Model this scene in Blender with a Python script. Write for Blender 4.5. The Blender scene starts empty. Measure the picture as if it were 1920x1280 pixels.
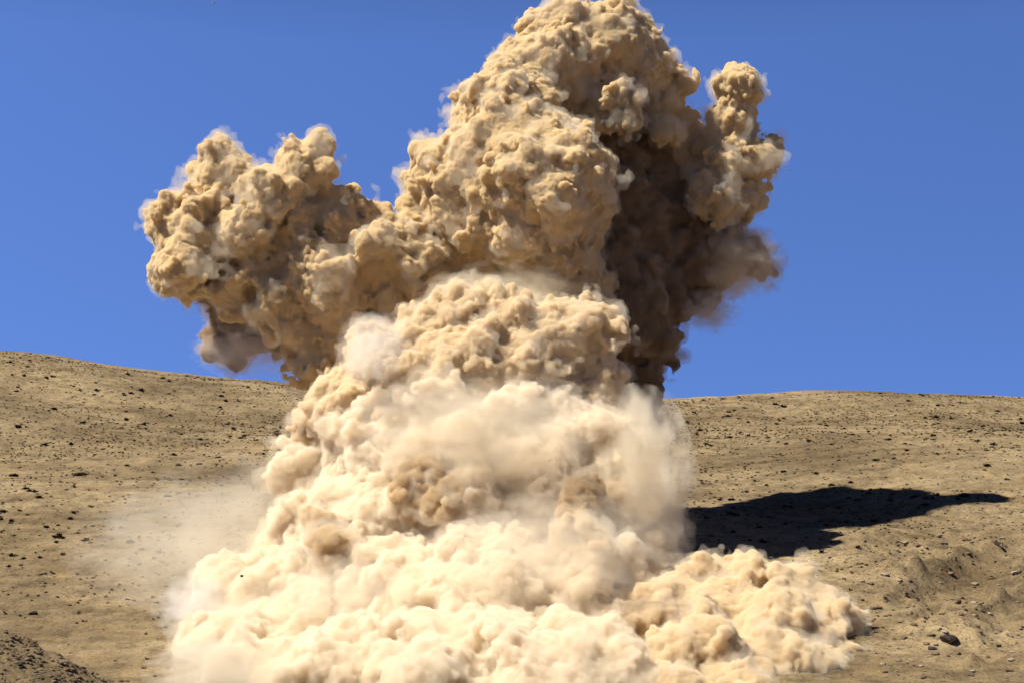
import bpy, math, random
import numpy as np
from concurrent.futures import ThreadPoolExecutor
from mathutils import Vector

# ------------------------------------------------------------------ camera, sky, sun
scene = bpy.context.scene
COL = scene.collection
F = 2638.0                       # focal length in photo pixels (1920 wide)
PITCH = math.atan(260.0 / F)
cam = bpy.data.cameras.new('camera')
cam.sensor_width = 36.0
cam.lens = 36.0 * F / 1920.0
cam.clip_start = 0.5
cam.clip_end = 20000.0
cam_ob = bpy.data.objects.new('camera', cam)
COL.objects.link(cam_ob)
cam_ob.location = (0, 0, 0)
cam_ob.rotation_euler = (math.pi / 2 + PITCH, 0, 0)
scene.camera = cam_ob

SUN_AZ = math.radians(-71.0)     # direction the light comes FROM, measured from -Y (viewer side) towards -X
SUN_EL = math.radians(56.0)
sun_dir = Vector((math.sin(SUN_AZ) * math.cos(SUN_EL), -math.cos(SUN_AZ) * math.cos(SUN_EL), math.sin(SUN_EL)))
sd = bpy.data.lights.new('sun', 'SUN')
sd.energy = 5.0
sd.angle = math.radians(0.5)
sd.color = (1.0, 0.95, 0.86)
sun = bpy.data.objects.new('sun', sd)
COL.objects.link(sun)
sun.location = sun_dir * 400
sun.rotation_euler = sun_dir.to_track_quat('Z', 'Y').to_euler()

world = bpy.data.worlds.new('World')
scene.world = world
world.use_nodes = True
wn, wl = world.node_tree.nodes, world.node_tree.links
wn.clear()
wo = wn.new('ShaderNodeOutputWorld')
bg = wn.new('ShaderNodeBackground')
sky = wn.new('ShaderNodeTexSky')
sky.sky_type = 'NISHITA'
sky.sun_disc = False
sky.sun_elevation = SUN_EL
sky.sun_rotation = math.atan2(sun_dir.x, sun_dir.y)
sky.air_density = 1.0
sky.dust_density = 0.0
sky.ozone_density = 4.0
sky.altitude = 1500
tc = wn.new('ShaderNodeTexCoord')
mp = wn.new('ShaderNodeMapping')
mp.inputs['Location'].default_value = (0, 0, 0.4)
wl.new(tc.outputs['Generated'], mp.inputs['Vector'])
wl.new(mp.outputs[0], sky.inputs['Vector'])
tint = wn.new('ShaderNodeMixRGB')
tint.blend_type = 'MULTIPLY'
tint.inputs[0].default_value = 1.0
tint.inputs[2].default_value = (1.22, 1.42, 1.95, 1)
wl.new(sky.outputs[0], tint.inputs[1])
sep = wn.new('ShaderNodeSeparateXYZ')
wl.new(tc.outputs['Generated'], sep.inputs[0])
zr = wn.new('ShaderNodeMapRange')          # unseen upper sky dimmed on purpose, to cut fill light on the dust
zr.inputs['From Min'].default_value, zr.inputs['From Max'].default_value = 0.3, 0.55
zr.inputs['To Min'].default_value, zr.inputs['To Max'].default_value = 1.0, 0.08
wl.new(sep.outputs['Z'], zr.inputs['Value'])
dimmed = wn.new('ShaderNodeMixRGB')
dimmed.blend_type = 'MULTIPLY'
dimmed.inputs[0].default_value = 1.0
wl.new(tint.outputs[0], dimmed.inputs[1])
wl.new(zr.outputs[0], dimmed.inputs[2])
wl.new(dimmed.outputs[0], bg.inputs[0])
bg.inputs[1].default_value = 0.068
wl.new(bg.outputs[0], wo.inputs[0])

scene.view_settings.view_transform = 'Standard'
scene.view_settings.look = 'None'
scene.view_settings.gamma = 1.0
scene.view_settings.exposure = 0.7
scene.cycles.use_denoising = True
scene.cycles.max_bounces = 24
scene.cycles.volume_bounces = 16
scene.cycles.diffuse_bounces = 4
scene.cycles.transparent_max_bounces = 32
scene.cycles.volume_step_rate = 1.0
scene.cycles.volume_max_steps = 256


# ------------------------------------------------------------------ helpers
def at(px, py, Y):
    """world point seen at photo pixel (px, py) whose distance along +Y is Y"""
    x, y, z = (px - 960) / F, (640 - py) / F, -1.0
    wx = x
    wy = y * -math.sin(PITCH) + math.cos(PITCH)
    wz = y * math.cos(PITCH) + math.sin(PITCH)
    s = Y / wy
    return np.array((wx * s, Y, wz * s))


def h3(i, j, k, seed):
    n = (i.astype(np.uint32) * np.uint32(374761393) + j.astype(np.uint32) * np.uint32(668265263)
         + k.astype(np.uint32) * np.uint32(2147483647 ^ 0x5bd1e995) + np.uint32(seed * 7919 + 13))
    n = (n ^ (n >> np.uint32(13))) * np.uint32(1274126177)
    n = (n ^ (n >> np.uint32(16))) * np.uint32(2246822519)
    n = n ^ (n >> np.uint32(15))
    return (n & np.uint32(0xFFFFFF)).astype(np.float32) / np.float32(0xFFFFFF)


def vnoise(p, seed=0):
    """smooth value noise in -1..1 at points p (N,3)"""
    f = np.floor(p)
    t = (p - f).astype(np.float32)
    i, j, k = (f[:, a].astype(np.int64) for a in range(3))
    t = t * t * t * (t * (t * 6 - 15) + 10)
    r = 0
    for a in (0, 1):
        wa = t[:, 0] if a else 1 - t[:, 0]
        for b in (0, 1):
            wb = t[:, 1] if b else 1 - t[:, 1]
            for c in (0, 1):
                wc = t[:, 2] if c else 1 - t[:, 2]
                r = r + wa * wb * wc * h3(i + a, j + b, k + c, seed)
    return r * 2 - 1


def fbm(p, seed=0, octaves=4, gain=0.5):
    r, amp, tot = 0, 1.0, 0
    for o in range(octaves):
        r = r + amp * vnoise(p * (2.03 ** o) + o * 17.3, seed + o)
        tot += amp
        amp *= gain
    return r / tot


def worley(p, seed=0):
    f = np.floor(p)
    i, j, k = (f[:, a].astype(np.int64) for a in range(3))
    t = (p - f).astype(np.float32)
    best = np.full(len(p), 9.0, np.float32)
    for a in (-1, 0, 1):
        for b in (-1, 0, 1):
            for c in (-1, 0, 1):
                dx = a + h3(i + a, j + b, k + c, seed) - t[:, 0]
                dy = b + h3(i + a, j + b, k + c, seed + 101) - t[:, 1]
                dz = c + h3(i + a, j + b, k + c, seed + 202) - t[:, 2]
                np.minimum(best, dx * dx + dy * dy + dz * dz, out=best)
    return np.sqrt(best)


def mesh_from(name, V, Q, smooth=True):
    me = bpy.data.meshes.new(name)
    V = np.ascontiguousarray(V, np.float32)
    Q = np.ascontiguousarray(Q, np.int32)
    n = Q.shape[1]
    me.vertices.add(len(V))
    me.vertices.foreach_set('co', V.ravel())
    me.loops.add(Q.size)
    me.loops.foreach_set('vertex_index', Q.ravel())
    me.polygons.add(len(Q))
    me.polygons.foreach_set('loop_start', np.arange(0, Q.size, n, dtype=np.int32))
    me.polygons.foreach_set('use_smooth', np.full(len(Q), smooth))
    me.update(calc_edges=True)
    return me


def surface_nets(D, origin, h):
    """quad mesh of the zero level of grid D (negative inside)"""
    S = D < 0
    nx, ny, nz = D.shape
    cs = np.zeros((nx - 1, ny - 1, nz - 1), np.uint8)
    for a in (0, 1):
        for b in (0, 1):
            for c in (0, 1):
                cs += S[a:nx - 1 + a, b:ny - 1 + b, c:nz - 1 + c]
    act = (cs > 0) & (cs < 8)
    idx = np.argwhere(act)
    ids = np.full(act.shape, -1, np.int32)
    ids[act] = np.arange(len(idx), dtype=np.int32)
    pos = np.zeros((len(idx), 3), np.float32)
    cnt = np.zeros(len(idx), np.float32)
    i, j, k = idx.T
    corners = [(a, b, c) for a in (0, 1) for b in (0, 1) for c in (0, 1)]
    for c0 in corners:
        for ax in range(3):
            if c0[ax]:
                continue
            c1 = list(c0)
            c1[ax] = 1
            d0 = D[i + c0[0], j + c0[1], k + c0[2]]
            d1 = D[i + c1[0], j + c1[1], k + c1[2]]
            m = (d0 < 0) != (d1 < 0)
            t = np.where(m, d0 / np.where(m, d0 - d1, 1), 0)
            q = np.array(c0, np.float32)[None, :].repeat(len(idx), 0)
            q[:, ax] += t
            pos += q * m[:, None]
            cnt += m
    V = (idx + pos / cnt[:, None]) * h + origin
    quads = []
    for ax in range(3):
        b, c = (ax + 1) % 3, (ax + 2) % 3
        sl0 = [slice(1, -1)] * 3
        sl0[ax] = slice(0, -1)
        sl1 = [slice(1, -1)] * 3
        sl1[ax] = slice(1, None)
        s0, s1 = S[tuple(sl0)], S[tuple(sl1)]
        e = np.argwhere(s0 != s1)
        ins = s0[tuple(e.T)]
        e = e + np.array([0 if a == ax else 1 for a in range(3)])

        def vid(ob, oc):
            q = e.copy()
            q[:, b] -= ob
            q[:, c] -= oc
            return ids[tuple(q.T)]
        Q = np.stack([vid(1, 1), vid(0, 1), vid(0, 0), vid(1, 0)], 1)
        Q[~ins] = Q[~ins][:, ::-1]
        quads.append(Q)
    return V, np.concatenate(quads)


def vnormals(V, Q):
    n = np.cross(V[Q[:, 2]] - V[Q[:, 0]], V[Q[:, 3]] - V[Q[:, 1]])
    N = np.zeros_like(V)
    for a in range(4):
        for ax in range(3):
            N[:, ax] += np.bincount(Q[:, a], n[:, ax], len(V))
    return N / np.maximum(np.linalg.norm(N, axis=1, keepdims=True), 1e-9)


def trilin(E, G):
    G = np.clip(G, 0, np.array(E.shape, np.float32) - 1.001)
    i0 = G.astype(np.int32)
    t = G - i0
    E = np.ascontiguousarray(E)
    flat = E.ravel()
    sy, sx = E.shape[2], E.shape[1] * E.shape[2]
    base = i0[:, 0] * sx + i0[:, 1] * sy + i0[:, 2]
    val = np.zeros(len(G), np.float32)
    for a in (0, 1):
        for b in (0, 1):
            for c in (0, 1):
                w = (t[:, 0] if a else 1 - t[:, 0]) * (t[:, 1] if b else 1 - t[:, 1]) * (t[:, 2] if c else 1 - t[:, 2])
                val += w * flat[base + a * sx + b * sy + c]
    return val


def billow(lobes, seed, h=0.2, kids=(26, 12, 6), kid_r=(0.38, 0.45, 0.5), warp=1.0, lumps=((3.0, 1.35), (1.4, 0.62), (0.75, 0.24)), fine=0.15, fringe=0.55, wisp=0.25, carve=()):
    """closed cauliflower surface grown from lobes (x, y, z, r): each carries smaller lobes, and those smaller ones"""
    rng = np.random.default_rng(seed)
    S = [np.asarray(lobes, float)]
    par = S[0]
    for n, kr in zip(kids, kid_r):
        d = rng.normal(size=(len(par), n, 3))
        d /= np.linalg.norm(d, axis=2, keepdims=True)
        R = par[:, None, 3:4]
        rr = R * kr * rng.uniform(0.55, 1.15, (len(par), n, 1))
        c = par[:, None, :3] + d * (R * 0.93 - rr * 0.25)
        ch = np.concatenate([c, rr], 2).reshape(-1, 4)
        S.append(ch)
        par = ch
    S = np.concatenate(S)
    lo = (S[:, :3] - S[:, 3:]).min(0) - 3.0
    hi = (S[:, :3] + S[:, 3:]).max(0) + 3.0
    dim = np.ceil((hi - lo) / h).astype(int)
    D = np.full(dim, 2.0, np.float32)
    gx, gy, gz = (lo[a] + h * np.arange(dim[a], dtype=np.float32) for a in range(3))
    for x, y, z, r in S:
        e = r + 2.0
        a0, a1 = np.searchsorted(gx, (x - e, x + e))
        b0, b1 = np.searchsorted(gy, (y - e, y + e))
        c0, c1 = np.searchsorted(gz, (z - e, z + e))
        d = np.sqrt((gx[a0:a1, None, None] - x) ** 2 + (gy[None, b0:b1, None] - y) ** 2 + (gz[None, None, c0:c1] - z) ** 2) - r
        v = D[a0:a1, b0:b1, c0:c1]
        np.minimum(v, d, out=v)
    for x, y, z, r in carve:                             # hollows bitten out of the mass
        e = r + 2.0
        a0, a1 = np.searchsorted(gx, (x - e, x + e))
        b0, b1 = np.searchsorted(gy, (y - e, y + e))
        c0, c1 = np.searchsorted(gz, (z - e, z + e))
        d = np.sqrt((gx[a0:a1, None, None] - x) ** 2 + (gy[None, b0:b1, None] - y) ** 2 + (gz[None, None, c0:c1] - z) ** 2) - r
        v = D[a0:a1, b0:b1, c0:c1]
        np.maximum(v, np.minimum(-d, 2.0), out=v)
    for _ in range(2):                                   # soften the seams slightly
        D[1:-1] = (D[:-2] + 2 * D[1:-1] + D[2:]) / 4
        D[:, 1:-1] = (D[:, :-2] + 2 * D[:, 1:-1] + D[:, 2:]) / 4
        D[:, :, 1:-1] = (D[:, :, :-2] + 2 * D[:, :, 1:-1] + D[:, :, 2:]) / 4
    # swirl and lump the field itself, on its own band of voxels, so that the skin never crosses itself
    E = D.copy()
    I = np.argwhere((D < 1.99) & (D > -1.3 * warp - 0.9))
    P = (I * h + lo).astype(np.float32)

    def coarse(fn, step):
        """fn evaluated on a coarser lattice, read back at P"""
        n = np.ceil((hi - lo) / step).astype(int) + 2
        g = np.stack(np.meshgrid(*[lo[a] + step * np.arange(n[a]) for a in range(3)], indexing='ij'), -1).reshape(-1, 3)
        return trilin(fn(g.astype(np.float32)).reshape(tuple(n)), ((P - lo) / step).astype(np.float32))
    W = P.copy()
    for sc_, am in ((5.0, 0.9 * warp), (2.3, 0.45 * warp)):
        for a in range(3):
            W[:, a] += am * coarse(lambda g: vnoise(g / sc_ + 31.7 * a, seed + a), sc_ / 5)
    val = trilin(E, ((W - lo) / h).astype(np.float32))
    for n_, (sc_, am) in enumerate(lumps):
        ok = np.abs(val) < am * 1.2 + 2 * h
        Pn = P[ok]

        def lump(g):
            kk = 0.2 + 0.8 * np.clip(1 + 1.7 * vnoise(g / (sc_ * 2.6), seed + 80 + n_), 0, 2)
            q = g / sc_
            q = q + 0.34 * np.stack([vnoise(q * 1.1 + 9.1 * a, seed + 70 + a) + 0.4 * vnoise(q * 2.6 + 5.1 * a, seed + 75 + a) for a in range(3)], 1)
            return am * kk * (0.5 - worley(q, seed + 60 + n_))
        if sc_ > 5.5 * h:
            val[ok] -= coarse(lump, sc_ / 6)[ok]
        else:
            val[ok] -= lump(Pn)
    D[tuple(I.T)] = val
    del E
    D[:2] = D[-2:] = 3 * h
    D[:, :2] = D[:, -2:] = 3 * h
    D[:, :, :2] = D[:, :, -2:] = 3 * h
    ok = np.abs(val) < wisp * 1.2 + 2 * h
    val[ok] += coarse(lambda g: wisp * 1.6 * np.abs(fbm(g / 2.4, seed + 33, 3)) - 0.3 * wisp, 2 * h)[ok]
    R = []
    for off in ((0.0,) if not fringe else (0.0, fringe)):
        Dn = D
        if off:                                          # a thin ragged fringe of dust round the dense billows
            Dn = D.copy()
            fr = np.abs(val) < off + 1.0
            nzf = vnoise(P[fr] / 2.2, seed + 120) + 0.8 * vnoise(P[fr] / 0.75, seed + 121)
            Dn[tuple(I[fr].T)] = val[fr] - off * np.clip(0.6 + 1.5 * nzf, 0.05, 1.9)
        V, Q = surface_nets(Dn, lo, h)
        V = V.astype(np.float64)
        V, Q = drop_crumbs(V, Q)
        if not off:
            V = finish(V, Q, fine, seed)
        R.append((V, Q))
    return R


def drop_crumbs(V, Q, least=0.004):
    """keep only the pieces that hold at least this share of the vertices"""
    E = np.concatenate([Q[:, :2], Q[:, 1:3], Q[:, 2:4]])
    lab = np.arange(len(V))
    while True:
        new = lab.copy()
        m = np.minimum(lab[E[:, 0]], lab[E[:, 1]])
        np.minimum.at(new, lab[E[:, 0]], m)
        np.minimum.at(new, lab[E[:, 1]], m)
        while True:
            nn = new[new]
            if (nn == new).all():
                break
            new = nn
        if (new == lab).all():
            break
        lab = new
    cnt = np.bincount(lab, minlength=len(V))
    keep = cnt[lab] >= least * len(V)
    idx = np.cumsum(keep) - 1
    Q = Q[keep[Q[:, 0]]]
    return V[keep], idx[Q]


def finish(V, Q, fine, seed):
    V += vnormals(V, Q) * (fine * (0.5 - worley(V / 0.55, seed + 95)) + 0.07 * fbm(V / 0.3, seed + 90, 2))[:, None]
    return V


def new_mat(name):
    m = bpy.data.materials.new(name)
    m.use_nodes = True
    m.node_tree.nodes.clear()
    return m, m.node_tree.nodes, m.node_tree.links


def dust_volume(name, albedo, density, g=0.0):
    m, n, l = new_mat(name)
    o = n.new('ShaderNodeOutputMaterial')
    v = n.new('ShaderNodeVolumePrincipled')
    v.inputs['Color'].default_value = (*albedo, 1)
    v.inputs['Density'].default_value = density
    v.inputs['Anisotropy'].default_value = g
    l.new(v.outputs[0], o.inputs['Volume'])
    m.cycles.homogeneous_volume = True
    return m


def link(name, me, mat, parent=None, **props):
    ob = bpy.data.objects.new(name, me)
    if mat is not None:
        me.materials.append(mat)
    COL.objects.link(ob)
    ob.parent = parent
    for k, v in props.items():
        ob[k] = v
    return ob


def lobes_px(rows, Y0):
    out = []
    for px, py, r, d in rows:
        p = at(px, py, Y0 + d)
        out.append((*p, r * (Y0 + d) / F))
    return out


def smooth(a, b, x):
    t = np.clip((x - a) / (b - a), 0, 1)
    return t * t * (3 - 2 * t)


# ------------------------------------------------------------------ ground
KY = [-400, 0, 40, 80, 112, 150, 172, 198, 250, 300, 330, 400, 700, 9000]
KZ = [-6, -6, -11, -15, at(960, 1290, 112)[2], at(960, 1075, 150)[2], at(960, 975, 172)[2], at(960, 905, 198)[2],
      at(960, 822, 250)[2], at(960, 742, 300)[2], 19.2, 16, -8, -30]


def profile(y):
    r = 0
    for k in range(-4, 5):
        r = r + np.interp(y + k * 4.5, KY, KZ) * (5 - abs(k))
    return r / 25


SX = [-140, -109, -82, -48, -20, 32, 55, 73, 109, 140]
SROW = [640, 651, 690, 714, 735, 747, 737, 728, 741, 752]
SDZ = [(742 - r) / F * 300 for r in SROW]


def ground_z(x, y, detail=True):
    x = np.asarray(x, float)
    y = np.asarray(y, float)
    z = profile(y)
    z = z + (np.interp(x - 6, SX, SDZ) + np.interp(x + 6, SX, SDZ) + np.interp(x, SX, SDZ)) / 3 * smooth(165, 300, y)
    p = np.stack([x, y, 0 * x], -1).reshape(-1, 3)
    n1 = fbm(p / 30.0, 5, 3).reshape(x.shape)
    z = z + 1.5 * n1 * smooth(90, 150, y) * (1 - 0.7 * smooth(260, 300, y))
    # rubble bank in the near left corner
    bank = np.exp(-((y - 98) / 7.0) ** 2) * smooth(-22.5, -38, x) * 5.2
    z = z + bank
    z = z + 3.2 * smooth(28, 80, x) * smooth(125, 175, y) * smooth(270, 195, y)
    # broken slope on the right
    rough = smooth(32, 42, x) * smooth(172, 145, y)
    q = p.copy()
    q[:, 0], q[:, 1] = (p[:, 0] * 0.78 - p[:, 1] * 0.62) / 9.0, (p[:, 0] * 0.62 + p[:, 1] * 0.78) / 22.0
    rid = 1 - np.abs(fbm(q, 21, 3)).reshape(x.shape) * 2.2
    z = z + rough * 1.9 * (rid - 0.5)
    if detail:
        z = z + 0.30 * fbm(p / 7.0, 8, 3).reshape(x.shape)
        z = z + (0.10 + 0.16 * rough + 0.05 * bank) * fbm(p / 1.3, 12, 3).reshape(x.shape)
        cr = np.clip(fbm(p / 2.2, 33, 2).reshape(x.shape) - 0.1, 0, 1)
        z = z + (0.2 + 1.3 * rough + 0.3 * bank) * cr
    return z


def axis(fine_a, fine_b, st, far_a, far_b):
    v = list(np.arange(fine_a, fine_b + 1e-6, st))
    d, x = st, fine_b
    while x < far_b:
        d *= 1.25
        x += d
        v.append(x)
    d, x = st, fine_a
    while x > far_a:
        d *= 1.25
        x -= d
        v.insert(0, x)
    return np.array(v)


gxs = axis(-118, 118, 0.4, -9000, 9000)
gys = axis(84, 318, 0.4, -400, 9000)
GX, GY = np.meshgrid(gxs, gys, indexing='ij')
GZ = ground_z(GX, GY)
nxg, nyg = GX.shape
gi = np.arange(nxg * nyg).reshape(nxg, nyg)
GQ = np.stack([gi[:-1, :-1], gi[1:, :-1], gi[1:, 1:], gi[:-1, 1:]], -1).reshape(-1, 4)
gm, n, l = new_mat('dry_earth')
o = n.new('ShaderNodeOutputMaterial')
b = n.new('ShaderNodeBsdfPrincipled')
b.inputs['Roughness'].default_value = 0.95
b.inputs['Specular IOR Level'].default_value = 0.1
l.new(b.outputs[0], o.inputs[0])
tcg = n.new('ShaderNodeTexCoord')


def noise_ramp(scale, detail, stops, rough=0.6, vec=None, stretch=None):
    src = tcg.outputs['Object']
    if stretch:
        m_ = n.new('ShaderNodeMapping')
        m_.inputs['Scale'].default_value = stretch
        l.new(src, m_.inputs[0])
        src = m_.outputs[0]
    t_ = n.new('ShaderNodeTexNoise')
    t_.inputs['Scale'].default_value = scale
    t_.inputs['Detail'].default_value = detail
    t_.inputs['Roughness'].default_value = rough
    l.new(src, t_.inputs['Vector'])
    r_ = n.new('ShaderNodeValToRGB')
    while len(r_.color_ramp.elements) < len(stops):
        r_.color_ramp.elements.new(0.5)
    for e_, (p_, c_) in zip(r_.color_ramp.elements, stops):
        e_.position = p_
        e_.color = (*c_, 1)
    l.new(t_.outputs[0], r_.inputs[0])
    return r_.outputs[0], t_.outputs[0]


def mult(a_, b_, f_=1.0, mode='MULTIPLY'):
    x_ = n.new('ShaderNodeMixRGB')
    x_.blend_type = mode
    x_.inputs[0].default_value = f_
    l.new(a_, x_.inputs[1])
    l.new(b_, x_.inputs[2])
    return x_.outputs[0]


c1, _ = noise_ramp(0.035, 4, [(0.35, (0.145, 0.108, 0.062)), (0.5, (0.222, 0.168, 0.098)), (0.65, (0.283, 0.218, 0.128))])
c2, _ = noise_ramp(0.5, 6, [(0.32, (0.6, 0.58, 0.55)), (0.5, (1, 1, 1)), (0.7, (1.25, 1.2, 1.08))])
c3, f3 = noise_ramp(2.2, 5, [(0.32, (0.45, 0.42, 0.38)), (0.45, (0.95, 0.95, 0.95)), (0.7, (1.25, 1.22, 1.15))], rough=0.7)
c4, _ = noise_ramp(0.16, 5, [(0.38, (0.72, 0.69, 0.66)), (0.55, (1, 1, 1))], stretch=(0.35, 1.0, 1.0))
c5, _ = noise_ramp(6.0, 3, [(0.35, (0.68, 0.66, 0.62)), (0.5, (1, 1, 1)), (0.68, (1.3, 1.28, 1.2))], rough=0.8)
cc = mult(mult(mult(mult(c1, c2), c3), c4), c5)
l.new(cc, b.inputs['Base Color'])
bp = n.new('ShaderNodeBump')
bp.inputs['Strength'].default_value = 0.7
bp.inputs['Distance'].default_value = 0.25
l.new(f3, bp.inputs['Height'])
l.new(bp.outputs[0], b.inputs['Normal'])
ground = link('ground', mesh_from('ground', np.stack([GX, GY, GZ], -1).reshape(-1, 3), GQ), gm, kind='structure')


def earthy(name, c_lo, c_hi, scale=3.0):
    m, n_, l_ = new_mat(name)
    o_ = n_.new('ShaderNodeOutputMaterial')
    b_ = n_.new('ShaderNodeBsdfPrincipled')
    b_.inputs['Roughness'].default_value = 0.95
    b_.inputs['Specular IOR Level'].default_value = 0.1
    t_ = n_.new('ShaderNodeTexNoise')
    t_.inputs['Scale'].default_value = scale
    t_.inputs['Detail'].default_value = 5
    tc_ = n_.new('ShaderNodeTexCoord')
    l_.new(tc_.outputs['Object'], t_.inputs['Vector'])
    r_ = n_.new('ShaderNodeValToRGB')
    r_.color_ramp.elements[0].position, r_.color_ramp.elements[1].position = 0.3, 0.7
    r_.color_ramp.elements[0].color = (*c_lo, 1)
    r_.color_ramp.elements[1].color = (*c_hi, 1)
    l_.new(t_.outputs[0], r_.inputs[0])
    l_.new(r_.outputs[0], b_.inputs['Base Color'])
    l_.new(b_.outputs[0], o_.inputs[0])
    return m


M_SHRUB = earthy('dry_shrub', (0.02, 0.015, 0.008), (0.06, 0.045, 0.022))
M_ROCK = earthy('brown_rock', (0.06, 0.045, 0.03), (0.19, 0.14, 0.09), 2.0)
M_DARK = earthy('dark_rock', (0.02, 0.015, 0.012), (0.06, 0.045, 0.035), 2.0)
M_PALE = earthy('pale_rock', (0.2, 0.16, 0.115), (0.34, 0.28, 0.2), 2.0)


def rock_vq(seed, sub=2):
    import bmesh
    bm = bmesh.new()
    bmesh.ops.create_icosphere(bm, subdivisions=sub, radius=1.0)
    V = np.array([v.co[:] for v in bm.verts])
    T = np.array([[v.index for v in f_.verts] for f_ in bm.faces])
    bm.free()
    rng = np.random.default_rng(seed)
    for _ in range(9):                               # knock flat facets off
        d = rng.normal(size=3)
        d /= np.linalg.norm(d)
        lim = rng.uniform(0.55, 0.85)
        ex = np.maximum(V @ d - lim, 0)
        V -= ex[:, None] * d
    V *= 1 + 0.18 * fbm(V * 1.7 + seed, seed, 3)[:, None]
    return V * np.array((1.0, rng.uniform(0.7, 1.0), rng.uniform(0.5, 0.8))), T


def shrub_vq(seed, nb=46):
    """low dry bush: short leafy blades springing from a woody middle"""
    rng = np.random.default_rng(seed)
    V, T = [], []
    for _ in range(nb):
        az, el = rng.uniform(0, 2 * math.pi), rng.uniform(0.05, 1.35)
        d = np.array((math.cos(az) * math.cos(el), math.sin(az) * math.cos(el), math.sin(el) * 0.8))
        s_ = np.cross(d, rng.normal(size=3))
        s_ /= np.linalg.norm(s_)
        L = rng.uniform(0.55, 1.0)
        w = rng.uniform(0.08, 0.17)
        a0 = d * 0.1
        pts = [a0 - s_ * w * 0.4, a0 + s_ * w * 0.4, d * L * 0.6 + s_ * w, d * L, d * L * 0.6 - s_ * w]
        k = len(V)
        V += pts
        T += [(k, k + 1, k + 2), (k, k + 2, k + 4), (k + 4, k + 2, k + 3)]
    return np.array(V), np.array(T)


def scatter_mesh(protos, xs, ys, sizes, rng, sink):
    VV, TT, k = [], [], 0
    zs = ground_z(xs, ys)
    for x, y, z, s_ in zip(xs, ys, zs, sizes):
        V, T = protos[rng.integers(len(protos))]
        a = rng.uniform(0, 6.283)
        c_, n_ = math.cos(a), math.sin(a)
        W = np.stack([V[:, 0] * c_ - V[:, 1] * n_, V[:, 0] * n_ + V[:, 1] * c_, V[:, 2]], 1) * s_
        VV.append(W + (x, y, z - sink * s_))
        TT.append(T + k)
        k += len(V)
    return np.concatenate(VV), np.concatenate(TT)


def ray_ground(px, py, y0=88, y1=305):
    """where the sight line of a photo pixel meets the slope (used to stand things on the ground)"""
    ys = np.linspace(y0, y1, 900)
    P = np.array([at(px, py, y) for y in ys])
    g = ground_z(P[:, 0], P[:, 1])
    hit = np.nonzero(P[:, 2] < g)[0]
    return P[hit[0]] if len(hit) else None


rng = np.random.default_rng(11)
# --- dry shrubs: 300 of their own, the multitude of smaller ones as one mass
SH = [shrub_vq(k) for k in range(6)]
SHM = [mesh_from('shrub', V, T, False) for V, T in SH]
for m_ in SHM:
    m_.materials.append(M_SHRUB)
xs, ys = [], []
while len(xs) < 300:
    y = rng.uniform(150, 300)
    x = rng.uniform(-0.365, 0.365) * y
    px = x / y * F + 960
    if 560 < px < 1240:
        continue
    if rng.uniform() > 0.25 + 0.75 * smooth(-0.25, 0.3, float(fbm(np.array([[x / 22, y / 22, 0.0]]), 77, 2)[0])):
        continue
    xs.append(x)
    ys.append(y)
zs = ground_z(np.array(xs), np.array(ys))
for x, y, z in zip(xs, ys, zs):
    o_ = bpy.data.objects.new('shrub', SHM[rng.integers(6)])
    COL.objects.link(o_)
    o_.location = (x, y, z - 0.03)
    s_ = rng.uniform(0.35, 0.75) * (1.3 if rng.uniform() < 0.12 else 1)
    o_.scale = (s_ * rng.uniform(1, 1.4), s_, s_ * rng.uniform(0.7, 1.05))
    o_.rotation_euler = (0, 0, rng.uniform(0, 6.28))
    side_ = 'left' if x < 0 else 'right'
    o_['label'] = ('small dark dry shrub high on the tan hillside %s of the dust cloud' if y > 245 else
                   'small dark dry shrub low on the tan hillside %s of the dust cloud') % side_
    o_['category'] = 'shrub'
    o_['group'] = 'dry shrubs dotted over the hillside'
N = 24000
y = 112 + 190 * np.sqrt(rng.uniform(0, 1, N))
x = rng.uniform(-0.40, 0.40, N) * y
keep = rng.uniform(size=N) < 0.3 + 0.7 * smooth(-0.3, 0.35, fbm(np.stack([x / 16, y / 16, 0 * x], 1), 78, 3))
V, T = scatter_mesh([shrub_vq(50 + k, 16) for k in range(5)], x[keep], y[keep], rng.uniform(0.12, 0.42, keep.sum()), rng, 0.05)
link('scrub', mesh_from('scrub', V, T, False), M_SHRUB, kind='stuff')
# --- stones
RK = [rock_vq(k) for k in range(7)]
RKS = [rock_vq(k, 1) for k in range(7)]
N = 6500
y = np.concatenate([rng.uniform(92, 104, N // 3), rng.uniform(108, 185, N - N // 3)])
x = np.concatenate([rng.uniform(-42, -24, N // 3), rng.uniform(30, 78, N - N // 3)])
V, T = scatter_mesh(RKS, x, y, rng.uniform(0.05, 0.22, N) * rng.uniform(0.6, 1.5, N), rng, 0.2)
link('rubble', mesh_from('rubble', V, T, False), M_ROCK, kind='stuff')


def rock(px, py, size, mat, label, flat=0.6, seed=0, group=None, cat='rock'):
    p = ray_ground(px, py)
    if p is None:
        return
    V, T = rock_vq(seed + 100)
    r = size * p[1] / F / 2
    me_ = mesh_from('rock', V * (r, r, r * flat), T, False)
    ob = link('rock', me_, mat, label=label, category=cat)
    if group:
        ob['group'] = group
    ob.location = (p[0], p[1], ground_z(p[0:1], p[1:2])[0] + r * flat * 0.15)
    ob.rotation_euler = (0, 0, seed * 1.3)


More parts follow.
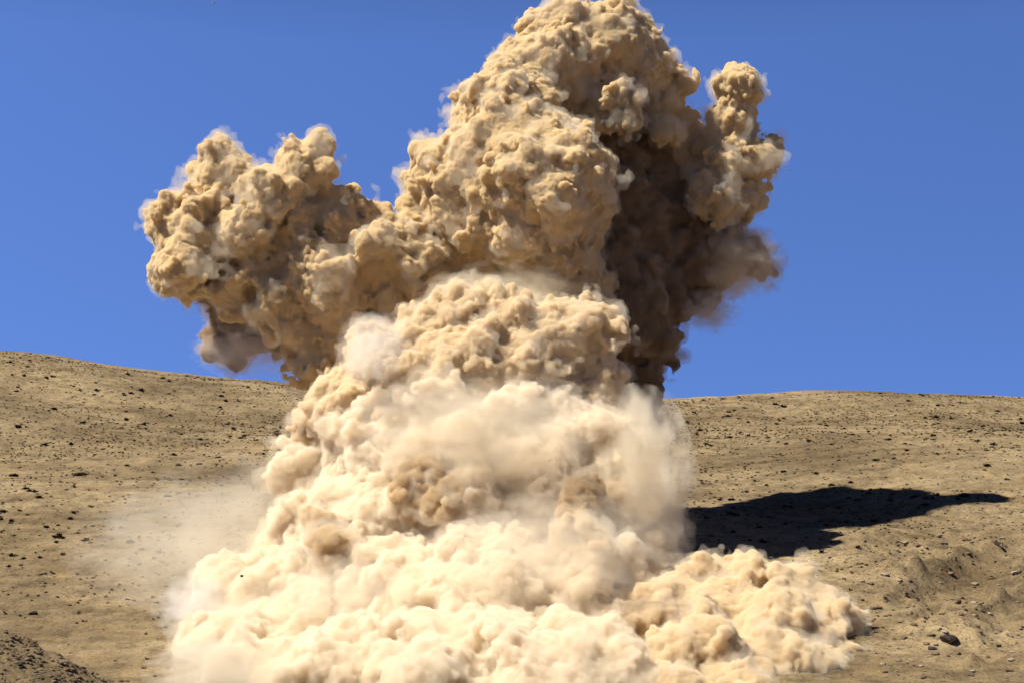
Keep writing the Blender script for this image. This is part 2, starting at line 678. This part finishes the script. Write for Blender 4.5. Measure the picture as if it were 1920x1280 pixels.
rock(147, 890, 36, M_DARK, 'flat dark rock lying alone high on the left hillside', 0.35, 1)
rock(313, 930, 20, M_DARK, 'small brown rock on the left hillside above the drifting dust', 0.5, 2)
rock(333, 985, 12, M_DARK, 'tiny dark stone seen through the thin dust on the left', 0.7, 3)
rock(62, 1150, 22, M_DARK, 'dark rock by the foot of the left slope, above the rubble bank', 0.6, 4)
rock(38, 1247, 15, M_DARK, 'black stone on the rubble bank in the lower left corner', 0.9, 5)
rock(1778, 1203, 46, M_DARK, 'large dark rock on the broken slope at lower right', 0.8, 6)
rock(1748, 1216, 22, M_DARK, 'dark stone leaning against the large dark rock at lower right', 0.7, 7)
rock(1518, 826, 12, M_DARK, 'black stone in the middle of the right hillside', 0.8, 8)
rock(1592, 934, 16, M_DARK, 'black stone on the upper edge of the long shadow', 0.7, 9)
rock(1870, 1020, 18, M_DARK, 'dark stone in the row under the right hillside ledge', 0.7, 10)
g_ = 'pale stones strewn over the right slope'
for i_ in range(70):
    px_, py_ = rng.uniform(1610, 1915), rng.uniform(1010, 1275)
    rock(px_, py_, rng.uniform(7, 20), M_PALE if rng.uniform() < 0.55 else M_ROCK,
         'pale weathered stone strewn on the broken slope at lower right', 0.7, 20 + i_, g_)
g_ = 'stones of the rubble bank'
for i_ in range(40):
    t_ = rng.uniform()
    px_ = 5 + 235 * t_
    py_ = 1205 + 75 * t_ + rng.uniform(0, 40)
    rock(px_, min(py_, 1277), rng.uniform(8, 18), M_ROCK, 'brown stone on the rubble bank in the lower left corner', 0.75, 120 + i_, g_)

# ------------------------------------------------------------------ dust plumes
WARM = dust_volume('dust', (0.912, 0.82, 0.63), 4.6)
UPPER = dust_volume('dust_brown', (0.905, 0.80, 0.56), 9.0)
PALE = dust_volume('dust_pale', (0.947, 0.885, 0.765), 2.6)
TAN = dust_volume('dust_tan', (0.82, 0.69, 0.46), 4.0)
BROWN_SHADED = dust_volume('dust_brown_shaded', (0.54, 0.40, 0.24), 4.5)  # browner dust, darkened further so its colour carries the shade
BROWN_SHADED_FRINGE = dust_volume('dust_brown_shaded_fringe', (0.74, 0.6, 0.42), 0.4)  # fringe darkened to match, so it does not lighten the painted shade
FRINGE = dust_volume('dust_fringe', (0.95, 0.88, 0.73), 0.26)


QUEUE = []


def plume(name, rows, Y0, seed, mat, label, h=0.2, carve=(), **kw):
    QUEUE.append((name, rows, Y0, seed, mat, label, h, carve, kw))


def grow(job):
    name, rows, Y0, seed, mat, label, h, carve, kw = job
    R = billow(lobes_px(rows, Y0), seed, h=h, carve=lobes_px(carve, Y0), **kw)
    return R


def grow_all():
    """grow the plumes side by side, then link them in order"""
    with ThreadPoolExecutor(4) as ex:
        for job, R in zip(QUEUE, ex.map(grow, QUEUE)):
            name, rows, Y0, seed, mat, label, h, carve, kw = job
            ob = link(name, mesh_from(name, *R[0]), mat, label=label, category='dust cloud')
            link('thin_fringe', mesh_from('thin_fringe', *R[1]), BROWN_SHADED_FRINGE if mat == BROWN_SHADED else FRINGE, ob)


HEAD = [  # px, py, radius px, depth offset m
    (1000, 345, 135, -5), (900, 370, 112, -3), (850, 330, 80, -1), (950, 230, 105, -1), (1000, 150, 85, 3), (1050, 95, 78, 4),
    (1130, 85, 80, 5), (1190, 115, 66, 7), (1232, 170, 62, 10), (1262, 245, 56, 13), (1152, 205, 44, 2), (1010, 450, 105, -1),
    (890, 480, 95, 1), (1250, 252, 22, 5), (1050, 300, 66, -4), (1080, 215, 60, 10), (1040, 200, 76, 6), (1060, 540, 80, 3),
    (1285, 300, 40, 14), (1180, 150, 50, 9),
]
plume('dust_plume', HEAD, 160, 3, UPPER, 'tallest billowing tan plume at the top of the blast, rising into the blue sky',
      h=0.165, carve=[(1120, 270, 40, -1), (1108, 140, 28, -1), (1112, 200, 32, 0), (1175, 262, 28, 4), (1210, 190, 22, 4)], lumps=((2.7, 1.75), (1.2, 0.85), (0.6, 0.3)))
STEM = [  # shaded right side: browner dust with shade added to its colour
    (1110, 300, 90, 14), (1200, 300, 85, 16), (1290, 350, 68, 16), (1190, 420, 105, 14), (1120, 460, 90, 11), (1060, 540, 90, 9),
    (1150, 560, 100, 10), (1222, 540, 76, 12), (1205, 640, 54, 11), (1200, 730, 46, 11), (1310, 440, 68, 14), (1300, 500, 66, 13),
    (1355, 490, 48, 12), (1412, 492, 40, 12), (1310, 310, 52, 15), (1180, 230, 60, 14),
]
plume('dust_plume', STEM, 160, 5, BROWN_SHADED, 'dark brown dust stem on the shaded right, with a blurred arm reaching right',
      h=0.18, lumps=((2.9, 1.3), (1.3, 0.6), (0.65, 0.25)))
KNOBS = [
    (1382, 172, 42, 8), (1368, 235, 44, 9), (1420, 296, 40, 8), (1370, 300, 46, 8), (1345, 365, 50, 8), (1395, 365, 42, 10),
    (1335, 275, 44, 12), (1325, 330, 46, 12),
]
plume('dust_plume', KNOBS, 160, 7, UPPER, 'knobbly side plume standing at the upper right beside the head of the blast',
      h=0.16, warp=0.7, lumps=((2.2, 1.0), (1.1, 0.7), (0.6, 0.28)))
ARM = [
    (362, 430, 76, 0), (410, 352, 66, 2), (345, 500, 56, -3), (450, 440, 60, -1), (505, 375, 62, -1), (555, 318, 52, 0), (592, 285, 30, 1),
    (470, 520, 66, 1), (560, 460, 64, 2), (630, 415, 66, 3), (700, 445, 60, 4), (600, 535, 70, 0), (655, 520, 66, 2), (520, 580, 60, 0),
    (715, 480, 62, 1), (740, 560, 70, 6), (620, 620, 58, 2), (780, 500, 70, 5),
    (600, 690, 44, 1), (780, 420, 56, 7), (385, 480, 60, 5), (560, 640, 46, 4),
]
plume('dust_plume', ARM, 152, 17, UPPER, 'brown cauliflower plume thrust out to the left over the hill crest',
      h=0.18, carve=[(400, 505, 46, -2), (438, 415, 28, -3), (520, 465, 30, -3), (640, 468, 28, -2), (590, 410, 24, -2), (700, 520, 34, -2), (470, 570, 28, -3), (570, 590, 22, -4)],
      lumps=((2.7, 1.75), (1.2, 0.85), (0.6, 0.3)))
UNDER = [  # shade below the arm and in its gaps, put in as darker dust
    (425, 530, 62, 7), (430, 590, 52, 8), (410, 640, 36, 8), (460, 630, 36, 8), (510, 610, 44, 7), (555, 620, 40, 6), (700, 570, 64, 9),
    (640, 500, 60, 9), (520, 450, 50, 9), (640, 600, 50, 7), (760, 590, 50, 8), (740, 510, 50, 8),
]
plume('dust_plume', UNDER, 152, 19, BROWN_SHADED, 'dark brown sheet of dust hanging in the shade under the left plume', h=0.2)
CHEST = [
    (1060, 650, 92, 0), (1115, 625, 55, -1), (960, 620, 75, 1), (860, 610, 72, 1), (800, 640, 70, 0), (1100, 720, 70, 0),
    (1000, 720, 110, 0), (880, 700, 110, 0), (720, 690, 70, -2), (690, 650, 46, -3), (640, 760, 70, -2), (760, 760, 110, -1),
]
plume('dust_plume', CHEST, 145, 29, WARM, 'rounded cream dust billow in the middle, right under the dark brown head', h=0.175,
      lumps=((2.6, 1.35), (1.15, 0.75), (0.58, 0.32)), wisp=0.5, fine=0.2)
BODY = [
    (600, 880, 70, 4), (700, 850, 110, 2), (820, 860, 130, 0), (950, 840, 130, 2), (1060, 850, 110, 2), (1130, 870, 80, 3),
    (600, 1000, 80, -2), (560, 1090, 90, -4), (700, 1000, 120, -3), (850, 1010, 150, -3), (1000, 990, 140, -3), (1120, 1000, 100, -2),
    (480, 1150, 90, -9), (430, 1250, 90, -16), (600, 1180, 120, -10), (760, 1150, 130, -11), (930, 1150, 150, -12), (1080, 1120, 110, -10),
    (520, 1290, 120, -21), (720, 1290, 130, -24), (900, 1300, 150, -24), (1060, 1290, 140, -22), (1170, 1080, 90, -3), (430, 1120, 62, -8),
    (1170, 950, 72, 3), (1000, 790, 80, 3), (1090, 800, 60, 3), (600, 1340, 130, -28), (800, 1350, 150, -30), (1000, 1350, 150, -29),
    (440, 1340, 100, -26), (1150, 1340, 130, -27),
]
plume('dust_plume', BODY, 140, 41, PALE, 'broad pale cream mass of dust boiling up at the foot, brightest of all', h=0.185,
      lumps=((2.6, 1.35), (1.15, 0.8), (0.58, 0.34)), warp=1.3, wisp=0.8, fine=0.2,
      carve=[(800, 950, 70, -10), (830, 930, 40, -11), (620, 1050, 50, -8), (640, 1000, 36, -8), (1090, 1030, 60, -10), (1110, 1090, 40, -12), (960, 900, 40, -9), (470, 1240, 36, -22), (1030, 1210, 40, -22), (690, 1290, 36, -33)])
SURGE = [
    (1330, 1100, 66, 4), (1400, 1095, 66, 4), (1470, 1120, 70, 3), (1530, 1170, 62, 1), (1250, 1170, 90, 0), (1360, 1170, 90, 0),
    (1450, 1200, 90, -3), (1530, 1220, 64, -3), (1180, 1240, 100, -6), (1300, 1270, 110, -9), (1430, 1290, 100, -9), (1520, 1290, 74, -9),
    (1568, 1180, 36, 1), (1400, 1360, 110, -14), (1260, 1360, 110, -15), (1530, 1350, 60, -13),
]
plume('dust_plume', SURGE, 126, 53, WARM, 'low rolling dust surge spilling to the right in front of the long shadow', h=0.16,
      lumps=((2.4, 1.2), (1.1, 0.6), (0.6, 0.24)), wisp=0.4,
      carve=[(1545, 1200, 34, -6), (1490, 1235, 34, -8), (1510, 1280, 26, -12), (1360, 1250, 24, -13), (1150, 1240, 30, -11)])


SMALL = dict(h=0.16, warp=0.8, lumps=((1.8, 0.9), (0.9, 0.55), (0.5, 0.25)))
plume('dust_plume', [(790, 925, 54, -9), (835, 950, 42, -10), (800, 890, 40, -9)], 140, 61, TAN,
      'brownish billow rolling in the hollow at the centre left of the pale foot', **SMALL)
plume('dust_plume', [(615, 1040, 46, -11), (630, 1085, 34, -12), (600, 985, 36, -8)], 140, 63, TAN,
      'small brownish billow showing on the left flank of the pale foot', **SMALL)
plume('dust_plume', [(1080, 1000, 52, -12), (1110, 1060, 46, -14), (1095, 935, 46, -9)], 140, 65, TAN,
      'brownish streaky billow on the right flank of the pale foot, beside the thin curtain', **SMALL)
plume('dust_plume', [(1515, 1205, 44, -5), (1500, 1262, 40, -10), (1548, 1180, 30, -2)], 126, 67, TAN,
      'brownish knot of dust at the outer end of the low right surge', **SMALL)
grow_all()


# thin veils of dust with soft edges
def veil(name, label, px, py, Y, rx, ry, rz, dens, seed, color=(0.985, 0.93, 0.82), rot=0.0, kind=None, contrast=1.5, scale=3.2):
    import bmesh
    bm = bmesh.new()
    bmesh.ops.create_icosphere(bm, subdivisions=4, radius=1.0)
    me_ = bpy.data.meshes.new(name)
    bm.to_mesh(me_)
    bm.free()
    m, n_, l_ = new_mat('thin_dust')
    o_ = n_.new('ShaderNodeOutputMaterial')
    v_ = n_.new('ShaderNodeVolumePrincipled')
    v_.inputs['Color'].default_value = (*color, 1)
    tc_ = n_.new('ShaderNodeTexCoord')
    ln = n_.new('ShaderNodeVectorMath')
    ln.operation = 'LENGTH'
    l_.new(tc_.outputs['Object'], ln.inputs[0])
    nz = n_.new('ShaderNodeTexNoise')
    nz.noise_dimensions = '4D'
    nz.inputs['W'].default_value = seed
    nz.inputs['Scale'].default_value = scale
    nz.inputs['Detail'].default_value = 6
    nz.inputs['Distortion'].default_value = 0.6
    l_.new(tc_.outputs['Object'], nz.inputs['Vector'])
    # density = dens * max(0, 1 - r - k*(noise-.5))
    a1 = n_.new('ShaderNodeMath')
    a1.operation = 'MULTIPLY_ADD'
    l_.new(nz.outputs[0], a1.inputs[0])
    a1.inputs[1].default_value = 1.5 * contrast
    a1.inputs[2].default_value = 0.95 - 0.75 * contrast
    a2 = n_.new('ShaderNodeMath')
    a2.operation = 'SUBTRACT'
    l_.new(a1.outputs[0], a2.inputs[0])
    l_.new(ln.outputs['Value'], a2.inputs[1])
    a2.use_clamp = True
    a3 = n_.new('ShaderNodeMath')
    a3.operation = 'MULTIPLY'
    l_.new(a2.outputs[0], a3.inputs[0])
    a3.inputs[1].default_value = dens
    l_.new(a3.outputs[0], v_.inputs['Density'])
    l_.new(v_.outputs[0], o_.inputs['Volume'])
    ob = link(name, me_, m, label=label, category='dust cloud')
    if kind:
        ob['kind'] = kind
    ob.location = at(px, py, Y)
    ob.scale = (rx * Y / F, ry, rz * Y / F)
    ob.rotation_euler = (0, rot, 0)
    return ob


V1 = (0.965, 0.90, 0.76)
VEILS = [
    ('thin pale dust curtain hanging on the right flank of the main cloud', 1200, 930, 137, 115, 6, 215, 0.9, V1),
    ('faint dust haze drifting over the left hillside beside the cloud', 440, 1040, 144, 320, 12, 190, 0.13, V1),
    ('small bright puff of thin dust at the left foot of the cloud', 365, 1140, 126, 80, 4, 70, 0.5, (0.98, 0.95, 0.9)),
    ('soft brown fuzz round the end of the blurred arm reaching right', 1385, 490, 170, 95, 6, 80, 0.7, (0.93, 0.84, 0.66)),
    ('small smoky grey wisp hanging under the blurred right arm', 1330, 585, 168, 62, 3, 46, 0.8, (0.88, 0.8, 0.7)),
    ('dim haze below the left plume, just above the hill crest', 480, 655, 156, 130, 5, 60, 0.22, (0.92, 0.87, 0.82)),
    ('white misty puff at the upper left shoulder of the cream dust', 700, 655, 136, 75, 3, 75, 0.6, (0.985, 0.95, 0.88)),
    ('soft pale dust haze across the lower front of the cloud', 1020, 1040, 118, 260, 4, 120, 0.3, V1),
    ('hazy dust belt where the cream billow sinks into the broad foot', 900, 810, 131, 280, 5, 120, 0.35, V1),
    ('dusty mist at the neck between the brown head and the cream billow', 960, 570, 149, 190, 4, 85, 0.35, (0.95, 0.87, 0.68)),
    ('low skirt of thin dust along the left foot of the cloud', 420, 1255, 108, 150, 6, 70, 0.4, V1),
    ('hazy fold of dust slanting across the left of the broad foot', 640, 1120, 119, 150, 3, 80, 0.45, V1),
    ('thin mist left behind the dark stem beside the right hill crest', 1225, 790, 150, 60, 4, 70, 0.4, V1),
    ('feathery pale wisp on the top rim of the left plume', 590, 285, 151, 40, 2, 40, 0.5, V1),
]
for i_, (lab_, px_, py_, Y_, rx_, ry_, rz_, de_, co_) in enumerate(VEILS):
    veil('dust_veil', lab_, px_, py_, Y_, rx_, ry_, rz_, de_, i_ * 3.7, color=co_)


def flying(px, py, Y, size, mat, label):
    V, T = rock_vq(int(px), 1)
    r = size * Y / F / 2
    ob = link('flying_stone', mesh_from('flying_stone', V * r, T, False), mat, label=label, category='stone')
    ob.location = at(px, py, Y)


flying(453, 1079, 118, 8, M_DARK, 'dark stone in mid air in front of the pale dust at lower left')
flying(400, 6, 140, 7, M_PALE, 'tiny pale stone flying high in the sky at upper left')
flying(1480, 318, 140, 5, M_PALE, 'tiny pale stone flying in the sky right of the knobbly side plume')
flying(790, 545, 120, 4, M_DARK, 'tiny dark stone flying before the neck of the cloud')
